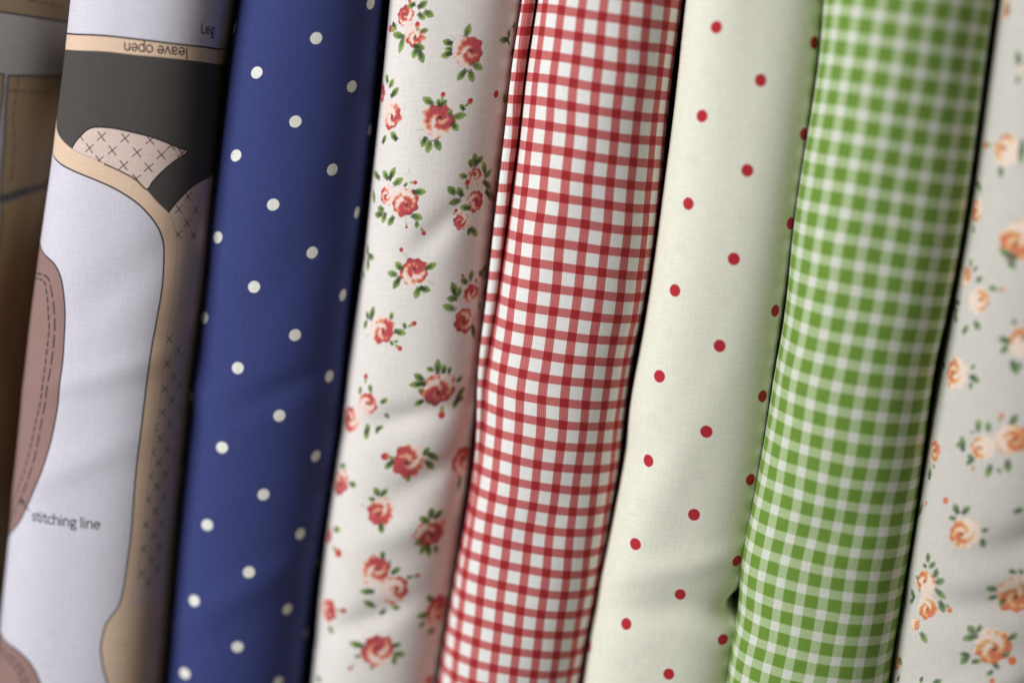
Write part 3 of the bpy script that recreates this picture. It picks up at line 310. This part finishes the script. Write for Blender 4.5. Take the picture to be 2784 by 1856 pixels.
# ---------------------------------------------------------------- cloth sheets
def mesh_from(name, V, quads, extra):
    me = bpy.data.meshes.new(name)
    nq = len(quads); tot = nq * 4 + sum(len(e) for e in extra)
    me.vertices.add(len(V)); me.vertices.foreach_set('co', V.astype(np.float32).ravel())
    me.loops.add(tot)
    li = np.concatenate([quads.ravel()] + [np.array(e) for e in extra]).astype(np.int32)
    me.loops.foreach_set('vertex_index', li)
    me.polygons.add(nq + len(extra))
    st_ = np.concatenate([np.arange(nq) * 4] + ([nq * 4 + np.cumsum([0] + [len(e) for e in extra])[:-1]] if extra else [])).astype(np.int32)
    me.polygons.foreach_set('loop_start', st_)
    me.update(calc_edges=True)
    me.polygons.foreach_set('use_smooth', np.array([True] * nq + [False] * len(extra)))
    me.validate(); return me
class Sheet:
    """the whole cloth surface of one bolt as a grid over (s, t)"""
    def __init__(self, key, fine, back=BACK, coarse=0.0012):
        S = self.S = Fold(**BOLTS[key]); self.key = key; self.back = back
        L = S.L
        s_in = np.linspace(-L, L, int(2 * L / fine) + 1)
        sd = np.linspace(0, back, int(back / (4 * coarse)) + 2)[1:]
        self.s = np.concatenate([-L - sd[::-1], s_in, L + sd])
        ti = np.linspace(-0.100, 0.100, int(0.2 / fine) + 1)
        te = np.linspace(0.100, HALF_H, int((HALF_H - 0.1) / coarse) + 1)[1:]
        self.t = np.concatenate([-te[::-1], ti, te])
        self.sg, self.tg = np.meshgrid(self.s, self.t)
        self.col = None
    def build(self, name, mat, parent=None, lat=None, smax=None, lat_shift=(0, 0)):
        X, Y, Zc = self.S(self.sg, self.tg)
        ns, nt_ = len(self.s), len(self.t)
        V = np.stack([X, Y, Zc], -1).reshape(-1, 3)
        a = (np.arange(nt_ - 1)[:, None] * ns + np.arange(ns - 1)[None, :])
        q = np.stack([a, a + 1, a + ns + 1, a + ns], -1).reshape(-1, 4)
        bot = list(range(ns))[::-1]; top = list(range((nt_ - 1) * ns, nt_ * ns))
        bk = np.stack([np.arange(nt_ - 1) * ns + ns - 1, np.arange(nt_ - 1) * ns, np.arange(1, nt_) * ns, np.arange(1, nt_) * ns + ns - 1], -1)
        me = mesh_from(name, V, np.concatenate([q, bk]), [bot, top])
        at = me.attributes.new('cloth_mm', 'FLOAT_VECTOR', 'POINT')
        mm = np.stack([self.sg * 1000, self.tg * 1000, self.sg * 0], -1).astype(np.float32); at.data.foreach_set('vector', mm.ravel())
        if lat is not None:
            cf, sm = LATTICE[lat]
            i, j = lattice(cf, self.sg + lat_shift[0], self.tg + lat_shift[1], smax or sm)
            k = 0.0 if lat in ('navy', 'dots') else 0.6
            i = i + k * (0.035 * np.sin(self.tg * 140 + 1) * np.sin(self.sg * 190) + 0.02 * np.sin(self.tg * 330 + self.sg * 120))
            j = j + k * (0.035 * np.sin(self.sg * 170 + self.tg * 60) + 0.015 * np.sin(self.tg * 260 - self.sg * 300))   # the cloth is never laid quite square
            at = me.attributes.new('lattice', 'FLOAT_VECTOR', 'POINT')
            at.data.foreach_set('vector', np.stack([i, j, i * 0], -1).astype(np.float32).ravel())
        if self.col is not None:
            at = me.attributes.new('print', 'FLOAT_COLOR', 'POINT')
            at.data.foreach_set('color', np.concatenate([self.col, np.ones_like(self.col[..., :1])], -1).astype(np.float32).ravel())
        me.materials.append(mat)
        o = bpy.data.objects.new(name, me); COL.objects.link(o)
        if parent is not None: o.parent = parent
        return o
    # ---- the printer: lays flat ink on the cloth in millimetres
    def ground(self, c): self.col = np.broadcast_to(np.asarray(c, np.float32), self.sg.shape + (3,)).copy()
    def patch(self, x0, y0, x1, y1):
        a, b = np.searchsorted(self.s, (x0 / 1000, x1 / 1000)); c, d = np.searchsorted(self.t, (y0 / 1000, y1 / 1000))
        if b <= a or d <= c: return None
        sl = (slice(c, d), slice(a, b)); return sl, self.sg[sl] * 1000, self.tg[sl] * 1000
    def ink(self, sl, alpha, c):
        al = np.clip(alpha, 0, 1)[..., None]; self.col[sl] = self.col[sl] * (1 - al) + np.asarray(c) * al
def smooth(P, k=8, closed=False):
    P = np.array(P, float)
    if closed: Q = np.vstack([P[-1], P, P[0], P[1]])
    else: Q = np.vstack([2 * P[0] - P[1], P, 2 * P[-1] - P[-2]])
    out = []
    for i in range(1, len(Q) - 2):
        p0, p1, p2, p3 = Q[i - 1:i + 3]
        for u in np.linspace(0, 1, k, endpoint=False):
            out.append(0.5 * ((2 * p1) + (-p0 + p2) * u + (2 * p0 - 5 * p1 + 4 * p2 - p3) * u * u + (-p0 + 3 * p1 - 3 * p2 + p3) * u ** 3))
    if not closed: out.append(P[-1])
    return np.array(out)
def seg_dist(X, Y, P, closed=False):
    d = np.full(X.shape, 1e9); n = len(P)
    for i in range(n if closed else n - 1):
        ax, ay = P[i]; bx, by = P[(i + 1) % n]
        vx, vy = bx - ax, by - ay; m = vx * vx + vy * vy + 1e-12
        u = np.clip(((X - ax) * vx + (Y - ay) * vy) / m, 0, 1)
        d = np.minimum(d, (X - ax - u * vx) ** 2 + (Y - ay - u * vy) ** 2)
    return np.sqrt(d)
def inside(X, Y, P):
    r = np.zeros(X.shape, bool); n = len(P)
    for i in range(n):
        ax, ay = P[i]; bx, by = P[(i + 1) % n]
        if ay == by: continue
        r ^= ((ay > Y) != (by > Y)) & (X < (bx - ax) * (Y - ay) / (by - ay) + ax)
    return r
def fill(sh, P, c, a=1.0):
    P = np.array(P); pt = sh.patch(P[:, 0].min() - 1, P[:, 1].min() - 1, P[:, 0].max() + 1, P[:, 1].max() + 1)
    if pt is None: return
    sl, X, Y = pt; ins = inside(X, Y, P); d = seg_dist(X, Y, P, True)
    sh.ink(sl, a * (0.5 + np.where(ins, d, -d) / 0.16), c)
def stroke(sh, P, w, c, a=1.0, dash=None, mask=None):
    P = np.array(P, float)
    if dash:
        on, off = dash; seg = np.hypot(*np.diff(P, axis=0).T); cum = np.concatenate([[0], np.cumsum(seg)]); x = 0
        while x < cum[-1]:
            q = np.linspace(x, min(x + on, cum[-1]), 4)
            stroke(sh, np.stack([np.interp(q, cum, P[:, 0]), np.interp(q, cum, P[:, 1])], -1), w, c, a, mask=mask); x += on + off
        return
    pt = sh.patch(P[:, 0].min() - w - .3, P[:, 1].min() - w - .3, P[:, 0].max() + w + .3, P[:, 1].max() + w + .3)
    if pt is None: return
    sl, X, Y = pt; al = a * (0.5 + (w / 2 - seg_dist(X, Y, P)) / 0.16)
    if mask is not None: al = al * inside(X, Y, np.array(mask))
    sh.ink(sl, al, c)
def motif(sh, it, pal, rng):
    k = it[0]
    if k == 'R':
        _, s, t, r, h, sty = it; r = r * 1.16
        pt = sh.patch(s - 1.3 * r, t - 1.3 * r, s + 1.3 * r, t + 1.3 * r)
        if pt is None: return
        sl, X, Y = pt; ca, sa = math.cos(math.radians(h)), math.sin(math.radians(h))
        dx, dy = X - s, Y - t; u = (dx * ca + dy * sa) / r; v = (-dx * sa + dy * ca) / r
        p1, p2, p3 = rng.uniform(0, 6.28, 3)
        rho = np.hypot(u, v); ph = np.arctan2(v, u)
        edge = 1 + 0.06 * np.sin(9 * ph + p1) + 0.05 * np.sin(5 * ph + p2) - 0.05 * (u < -0.2) * (0.5 + 0.5 * np.sin(14 * ph))
        a = np.clip((edge - rho) * r / 0.26 + 0.5, 0, 1) * 0.95
        base = {'r': 0.52, 'm': 0.42, 'p': 0.20}[sty] + pal.get('bias', 0)
        q = np.hypot(u - 0.22, v)                                 # petals curl round the heart of the bloom
        D = base + 0.52 * u + 0.27 * np.sin(8.5 * q - 1.6 * np.arctan2(v, u - 0.22) + p1) + 0.12 * np.sin(11 * ph + p3) * rho
        D = D + (0.25 if sty == 'p' else 0.12) * np.clip(1 - np.abs(rho - 0.88) / 0.14, 0, 1) + 0.3 * np.clip(1 - q / 0.32, 0, 1)
        def sm(e0, e1, x): y = np.clip((x - e0) / (e1 - e0), 0, 1); return (y * y * (3 - 2 * y))[..., None]
        c = pal['pale'] + (pal['mid'] - pal['pale']) * sm(0.18, 0.45, D)
        c = c + (pal['red'] - c) * sm(0.45, 0.68, D); c = c + (pal['deep'] - c) * sm(0.95, 1.35, D) * 0.7
        c = c + (pal['eye'] - c) * np.clip((0.13 - q) * r / 0.2 + 0.3, 0, 1)[..., None] * (0.9 if r > 1.3 else 0.4)
        sh.col[sl] = sh.col[sl] * (1 - a[..., None]) + c * a[..., None]
    elif k == 'o':
        _, s, t, r = it; pt = sh.patch(s - 2 * r, t - 2 * r, s + 2 * r, t + 2 * r)
        if pt is None: return
        sl, X, Y = pt; sh.ink(sl, (r - np.hypot(X - s, (Y - t) * .9)) / 0.16 + .5, pal['red'])
    else:
        _, a0, b0, a1, b1 = it
        if k == 'L': a1, b1 = a1 + .14 * (a1 - a0), b1 + .14 * (b1 - b0)
        ln = math.hypot(a1 - a0, b1 - b0)
        if ln < 0.15: return
        if k == 'T': stroke(sh, smooth([(a0, b0), ((a0 + a1) / 2 + .08 * (b1 - b0), (b0 + b1) / 2 - .08 * (a1 - a0)), (a1, b1)]), 0.16, pal['stem'], 0.75); return
        w = ln * (0.34 if k == 'L' else 0.29)
        w = min(w * 1.08, 1.0) if k == 'L' else w
        w = max(w, 0.38)
        pt = sh.patch(min(a0, a1) - w - .3, min(b0, b1) - w - .3, max(a0, a1) + w + .3, max(b0, b1) + w + .3)
        if pt is None: return
        sl, X, Y = pt; ux, uy = (a1 - a0) / ln, (b1 - b0) / ln
        u = ((X - a0) * ux + (Y - b0) * uy) / ln; v = (-(X - a0) * uy + (Y - b0) * ux)
        uc = np.clip(u, 0, 1)
        if k == 'L':
            prof = w * np.sin(math.pi * uc ** 0.85) ** 0.75
            d = np.where((u > 0) & (u < 1), prof - np.abs(v), -np.hypot(np.where(u > 1, u - 1, -u) * ln, v))
            sh.ink(sl, (d / 0.18 + 0.5) * 0.95, pal['leaf'] * rng.uniform(0.8, 1.15))
            vein = (w * 0.62 * (1 - uc) + 0.10) - np.abs(v + rng.uniform(-.1, .1))
            sh.ink(sl, np.clip(vein / 0.16 + 0.4, 0, 1) * np.clip((0.75 - u) / 0.3, 0, 1) * (u > -0.12) * rng.uniform(.5, .95), pal['dark'])
        else:
            prof = w * np.sqrt(np.clip(1 - ((uc - 0.66) / 0.36) ** 2, 0, 1))
            d = np.where((u > 0.3) & (u < 1.02), prof - np.abs(v), -1)
            sh.ink(sl, (d / 0.16 + 0.5), pal['mid'] + (pal['red'] - pal['mid']) * np.clip((u - .35) / .3, 0, 1)[..., None])
            cal = np.where((u > -0.05) & (u < 0.52), 0.30 * w + 0.06 + 0.25 * w * np.sin(uc * 9) - np.abs(v), -1)
            sh.ink(sl, (cal / 0.16 + 0.4) * 0.8, pal['leaf'])
def print_motifs(sh, items, pal, seed, rep_t, rep_s):
    L = sh.S.L * 1000; rng = np.random.RandomState(seed)
    for ks in (0, -1, 1, -2, 2):
        for kt in (0, -1, 1):
            for it in items:
                v = list(it); s = it[1] + ks * rep_s; t = it[2] + kt * rep_t + ks * 7
                if (ks or kt) and abs(s) < L * 0.98 and abs(t) < 97: continue
                if ks and abs(s) < L + 2: continue
                if abs(t) > 138 or abs(s) > L + 70: continue
                v[1], v[2] = s, t
                if it[0] in 'LBT': v[3], v[4] = it[3] + s - it[1], it[4] + t - it[2]
                motif(sh, v, pal, rng)
# ---------------------------------------------------------------- lettering (single-stroke, x-height 1)
def arc(cx, cy, rx, ry, a0, a1, n=14):
    return [(cx + rx * math.cos(math.radians(a)), cy + ry * math.sin(math.radians(a))) for a in np.linspace(a0, a1, n)]
GLYPH = {
    'l': (0.40, [[(.15, 0), (.15, 1.52)]]),
    'e': (1.00, [[(.10, .53), (.82, .53)] + arc(.47, .5, .37, .5, 5, 315)]),
    'a': (0.95, [[(.14, .84)] + arc(.42, .68, .29, .32, 125, 0, 8) + [(.71, 0)], [(.71, .56), (.40, .52)] + arc(.36, .28, .25, .26, 95, 300, 10) + [(.71, .22)]]),
    'v': (0.88, [[(.05, 1), (.42, 0), (.79, 1)]]),
    'o': (1.08, [arc(.52, .5, .42, .5, 0, 360, 24)]),
    'p': (1.06, [[(.14, 1), (.14, -.48)], arc(.52, .5, .38, .5, 150, -150, 20)]),
    'n': (1.02, [[(.14, 0), (.14, 1)], [(.14, .62)] + arc(.48, .66, .33, .34, 150, 0, 10) + [(.81, 0)]]),
    'h': (1.02, [[(.14, 0), (.14, 1.52)], [(.14, .62)] + arc(.48, .66, .33, .34, 150, 0, 10) + [(.81, 0)]]),
    'L': (0.88, [[(.14, 1.36), (.14, 0), (.80, 0)]]),
    'g': (0.98, [arc(.42, .64, .30, .35, 0, 360, 20), [(.62, .93), (.90, .95)], [(.22, .36), (.13, .18), (.26, .04), (.62, 0), (.82, -.14), (.78, -.36), (.48, -.50), (.17, -.42), (.12, -.22), (.28, -.02)]]),
    's': (0.76, [smooth([(.64, .88), (.40, 1), (.16, .88), (.18, .64), (.42, .50), (.64, .34), (.60, .08), (.34, 0), (.08, .12)], 4).tolist()]),
    't': (0.68, [[(.28, 1.32), (.28, .28), (.38, .05), (.62, .04)], [(.04, .98), (.60, .98)]]),
    'i': (0.40, [[(.15, 0), (.15, 1)], [(.15, 1.36), (.15, 1.42)]]),
    'c': (0.84, [arc(.48, .5, .38, .5, 50, 310, 16)]),
    ' ': (0.46, [])}
def letter(sh, text, start, end, up, c, weight=0.17):
    start, end, up = (np.array(x, float) for x in (start, end, up))
    tot = sum(GLYPH[ch][0] for ch in text); ex = (end - start) / tot; ey = up - start; x = 0
    w = weight * np.linalg.norm(ey)
    for ch in text:
        adv, sts = GLYPH[ch]
        for st_ in sts: stroke(sh, [start + ex * (x + p[0]) + ey * p[1] for p in st_], w, c)
        x += adv

# ================================================================ the shelf the bolts stand in, and an added shade wall
def block(name, x0, y0, z0, x1, y1, z1, mat):
    bm = bmesh.new(); bmesh.ops.create_cube(bm, size=1)
    for v in bm.verts: v.co = ((x0 + x1) / 2 + v.co.x * (x1 - x0), (y0 + y1) / 2 + v.co.y * (y1 - y0), (z0 + z1) / 2 + v.co.z * (z1 - z0))
    bmesh.ops.bevel(bm, geom=bm.edges[:], offset=0.0015, segments=2, affect='EDGES')
    me = bpy.data.meshes.new(name); bm.to_mesh(me); bm.free(); me.materials.append(mat)
    o = bpy.data.objects.new(name, me); COL.objects.link(o); o['kind'] = 'structure'; return o
wood = plain('dark_stained_wood', (0.035, 0.022, 0.015), 0.6)
block('shelf_board', -0.45, -0.015, -HALF_H - 0.019, 0.45, 0.135, -HALF_H - 0.0005, wood)
block('shade_wall', -0.184, -0.015, -HALF_H, -0.166, 0.117, HALF_H + 0.06, wood)  # unseen upright left of view, added to keep window light off the brown bolt
block('shelf_back', -0.45, 0.117, -HALF_H, 0.45, 0.135, HALF_H + 0.06, wood)

# ================================================================ the bolts, left to right
GROUP = 'fabric bolts standing side by side on the shelf'
def tag(o, label):
    o['label'] = label; o['category'] = 'fabric bolt'; o['group'] = GROUP
# --- brown sewing panel at the far left, set back in the shade
INK = lin(38, 34, 42)
def far(P, side, sh):                              # close an area round the hidden side of the bolt
    P = [tuple(p) for p in P]; e = side * (sh.S.L * 1000 + 40)
    return P + [(e, P[-1][1]), (e, P[0][1])]
sh = Sheet('khaki', 0.00022)
tan, grey = lin(118, 100, 78), lin(128, 124, 122)
sh.ground(tan)
K = KHAKI; top = smooth(K['top']); low = smooth(K['low']); E = sh.S.L * 1000 + 40
def ext(P, l=True, r=True):
    P = [tuple(p) for p in P]
    if l: P = [(-E, P[0][1] - (P[1][1] - P[0][1]) * 0)] + P
    if r: P = P + [(E, P[-1][1])]
    return P
topx, lowx = ext(top), ext(low, l=False)
fill(sh, topx + [(E, lowx[-1][1]), (-E, lowx[-1][1] + 1.5)], grey)
sr, sl_ = smooth(K['stripR']), smooth(K['stripL'])
fill(sh, [tuple(p) for p in sr] + [(sr[-1][0], -145), (sr[-1][0] - 5, -145), (sl_[-1][0] - 2, sl_[-1][1])] + [tuple(p) for p in sl_[::-1]], grey)
lc = np.array(K['lace'])
fill(sh, [tuple(p) for p in lc] + [(E, lc[-1][1] + 1), (E, -145), tuple((sr[-1][0] + .3, -145)), tuple(lc[0])], lin(126, 104, 74))
for q in (topx, lowx, ext(K['lowL'], r=False)): stroke(sh, q, 0.5, INK)
stroke(sh, list(sr) + [(sr[-1][0], -140)], 0.42, INK); stroke(sh, list(sl_) + [(sl_[-1][0] - 1, -140)], 0.42, INK)
for q in ('d1', 'd2', 'd3'): stroke(sh, smooth(K[q]), 0.34, lin(78, 52, 38), 1, dash=(2.0, 0.9))
for u in np.linspace(0.03, 1.6, 9):                # lace edging, scallop after scallop
    i = min(int(u * 3), 2); f_ = u * 3 - i; c0 = lc[i] + (lc[i + 1] - lc[i]) * f_
    for rr in (1.75, 1.25, 0.7): stroke(sh, [(c0[0] + rr * math.cos(a), c0[1] + .3 + rr * math.sin(a)) for a in np.linspace(-.2, 3.4, 14)], 0.3, lin(42, 46, 58), .95)
    for a in np.linspace(.2, 2.9, 6): stroke(sh, [(c0[0], c0[1] + .3), (c0[0] + 1.9 * math.cos(a), c0[1] + .3 + 1.9 * math.sin(a))], 0.13, lin(42, 46, 58), .9)
stroke(sh, lc, 0.5, lin(70, 72, 84))
m_print = printed_cloth('printed_panel_cotton', weave=0.07)
o = sh.build('fabric_bolt', m_print)
tag(o, 'shaded brown printed bolt at the far left, with lace edging and dashed outlines')

# --- white sewing panel
sh = Sheet('panel', 0.00016)
white, tanc, char, rose_gr, mauve = lin(208, 205, 215), lin(220, 192, 166), lin(74, 71, 69), lin(216, 194, 184), lin(146, 116, 110)
sh.ground(white)
N = PANEL; S1 = lambda k: [tuple(p) for p in smooth(N[k])]
E = sh.S.L * 1000 + 40
l1, l2, inner, outer = S1('line1'), S1('line2'), S1('inner'), S1('outer')
inner_far = [(-E, inner[0][1] + 1.5)] + inner + [(inner[-1][0] + 1.2, -104), (inner[-1][0] + 2, -145), (E, -145)]
fill(sh, inner_far + [(E, l1[-1][1]), ] + l1[::-1] + [(-E, l1[0][1])], tanc)
e2 = S1('edge2'); i0 = int(np.argmin([math.hypot(p[0] - e2[0][0], p[1] - e2[0][1]) for p in outer]))
ce = N['cross2end']
reg2 = e2 + [(E, e2[-1][1] + 3), (E, ce[1][1]), tuple(ce[1]), tuple(ce[0])] + outer[i0:][::-1]
fill(sh, reg2, rose_gr)
charp = l2 + [(E, l2[-1][1]), (E, e2[-1][1] + 3)] + e2[::-1] + outer[:i0][::-1] + [(-E, outer[0][1] + 2), (-E, l2[0][1])]
p1 = [tuple(p) for p in smooth(N['patch1'], closed=False)]
fill(sh, charp, char); fill(sh, p1, rose_gr)
cr = lin(96, 74, 78)
for c0 in N['cross1']:
    for sg in (1, -1): stroke(sh, [(c0[0] - 1.05, c0[1] - 1.05 * sg + .1), (c0[0] + 1.05, c0[1] + 1.05 * sg - .1)], 0.30, cr, 1, mask=p1)
for c0 in N['cross2']:
    for sg in (1, -1): stroke(sh, [(c0[0] - .95, c0[1] - 1.05 * sg), (c0[0] + .95, c0[1] + 1.05 * sg)], 0.28, cr, 0.9, mask=reg2)
n1 = len(p1); top1 = p1[:int(n1 * 19 / 24)]
stroke(sh, p1[:8 * 17 + 1], 0.39, INK)
stroke(sh, e2, 0.36, INK); stroke(sh, outer[:i0], 0.16, lin(120, 98, 84), 0.7); stroke(sh, outer[i0:], 0.14, lin(150, 124, 108), 0.6)
stroke(sh, [(-E, l1[0][1])] + l1 + [(E, l1[-1][1])], 0.47, INK); stroke(sh, [(-E, inner[0][1] + 1.5)] + inner + [(inner[-1][0] + 1.2, -104)], 0.42, INK)
mv = S1('mauve'); mvp = [(-E, mv[0][1] + 1)] + mv + [(-E, mv[-1][1])]
fill(sh, mvp, mauve); stroke(sh, mv, 0.44, INK)
m2 = S1('mauve2'); m2 = m2 + [(m2[-1][0] + .8, -100), (m2[-1][0] + 1.2, -130)]; m2p = [(-E, m2[0][1] + 1)] + m2 + [(-E, -130)]
fill(sh, m2p, mauve); stroke(sh, m2, 0.44, INK)
stroke(sh, S1('dashA'), 0.46, INK, 1, dash=(1.4, 0.95)); stroke(sh, S1('dashB'), 0.44, INK, 1, dash=(3.2, 1.3))
stroke(sh, S1('dash2A'), 0.44, INK, 1, dash=(3.2, 1.3)); stroke(sh, S1('dash2B'), 0.46, INK, 1, dash=(1.4, 0.95))
a0, a1 = np.array(N['arrow']); stroke(sh, [a0, a1], 0.34, INK)
dv = (a1 - a0) / np.linalg.norm(a1 - a0); pv = np.array([-dv[1], dv[0]])
fill(sh, [a1 + dv * .5, a1 - dv * 1.4 + pv * .75, a1 - dv * 1.4 - pv * .75], INK)
stroke(sh, S1('faint'), 0.16, lin(120, 92, 70), .6, dash=(1.2, .5))
for key, txt in (('t_stitch', 'stitching line'), ('t_leave', 'leave open'), ('t_leg', 'Leg')):
    a, b, c = N[key]; c = np.array(c, float)
    if key == 't_leg': c = np.array(a) + (c - np.array(a)) / 1.0
    letter(sh, txt, a, b, c, lin(20, 18, 24), 0.20)
o = sh.build('fabric_bolt', m_print)
tag(o, 'white sewing pattern bolt printed with charcoal and mauve shapes and the words stitching line')

# --- navy with white dots
sh = Sheet('navy', 0.0004)
m = dotted_cloth('navy_dotted_cotton', tuple(lin(55, 63, 116)), tuple(lin(226, 226, 216)), 13.3, 22.1, 1.58, weave=0.11, sheen=0.05)
o = sh.build('fabric_bolt', m, lat='navy'); tag(o, 'navy blue bolt with small white polka dots')

# --- red roses on cream
sh = Sheet('rose', 0.00016)
sh.ground(lin(228, 222, 216))
RED = dict(pale=lin(238, 216, 206), mid=lin(224, 138, 100), red=lin(186, 58, 68), deep=lin(132, 28, 40), eye=lin(56, 36, 36), leaf=lin(134, 158, 88), dark=lin(50, 64, 48), stem=lin(120, 146, 96))
print_motifs(sh, PRINT_ROSE, RED, 5, 196.0, 2 * sh.S.L * 1000 + 3)
m_floral = printed_cloth('floral_cotton', weave=0.07)
o = sh.build('fabric_bolt', m_floral); tag(o, 'cream bolt printed with crimson roses and green leaves, between the navy and red ones')

# --- red gingham, with a second fold of the same cloth peeping out on its left
root = bpy.data.objects.new('fabric_bolt', None); COL.objects.link(root); tag(root, 'red and white gingham check bolt with one loose fold on its left')
m = gingham_cloth('red_gingham_cotton', lin(232, 231, 226), lin(195, 72, 72), lin(160, 40, 44), 0.415, 0.40, weave=0.07)
xa, xb = Fold(**BOLTS['gingham']).edges(np.array([0.0])); root.location = (float(xa[0] + xb[0]) / 2, 0.03, -HALF_H)
def under(o, root):
    o.parent = root; o.matrix_parent_inverse = mathutils.Matrix.Translation(-root.location); return o
sh = Sheet('gingham', 0.0004); under(sh.build('wrapped_cloth', m, lat='gingham'), root)
sh = Sheet('flap', 0.0003, back=0.05); under(sh.build('loose_fold', m, lat='gingham', lat_shift=(-0.0325, 0.0)), root)

# --- cream with red dots
sh = Sheet('dots', 0.0004)
m = dotted_cloth('cream_dotted_cotton', tuple(lin(230, 230, 213)), tuple(lin(184, 44, 54)), 14.27, 22.45, 1.60, ghost=0.05, weave=0.07)
o = sh.build('fabric_bolt', m, lat='dots'); tag(o, 'cream bolt with small red polka dots')

# --- green gingham
sh = Sheet('green', 0.0004)
m = gingham_cloth('green_gingham_cotton', lin(214, 217, 205), lin(168, 191, 134), lin(110, 145, 56), 0.58, 0.58, weave=0.07)
o = sh.build('fabric_bolt', m, lat='green'); tag(o, 'green and white gingham check bolt')

# --- orange roses on off-white
sh = Sheet('peach', 0.00018)
sh.ground(lin(206, 202, 194))
PEA = dict(bias=-0.10, pale=lin(238, 216, 200), mid=lin(226, 176, 112), red=lin(208, 118, 80), deep=lin(180, 84, 56), eye=lin(110, 62, 40), leaf=lin(128, 152, 104), dark=lin(72, 86, 74), stem=lin(120, 140, 104))
print_motifs(sh, PRINT_PEACH, PEA, 8, 196.0, 40.0)
o = sh.build('fabric_bolt', m_floral); tag(o, 'off-white bolt printed with orange roses, at the far right')
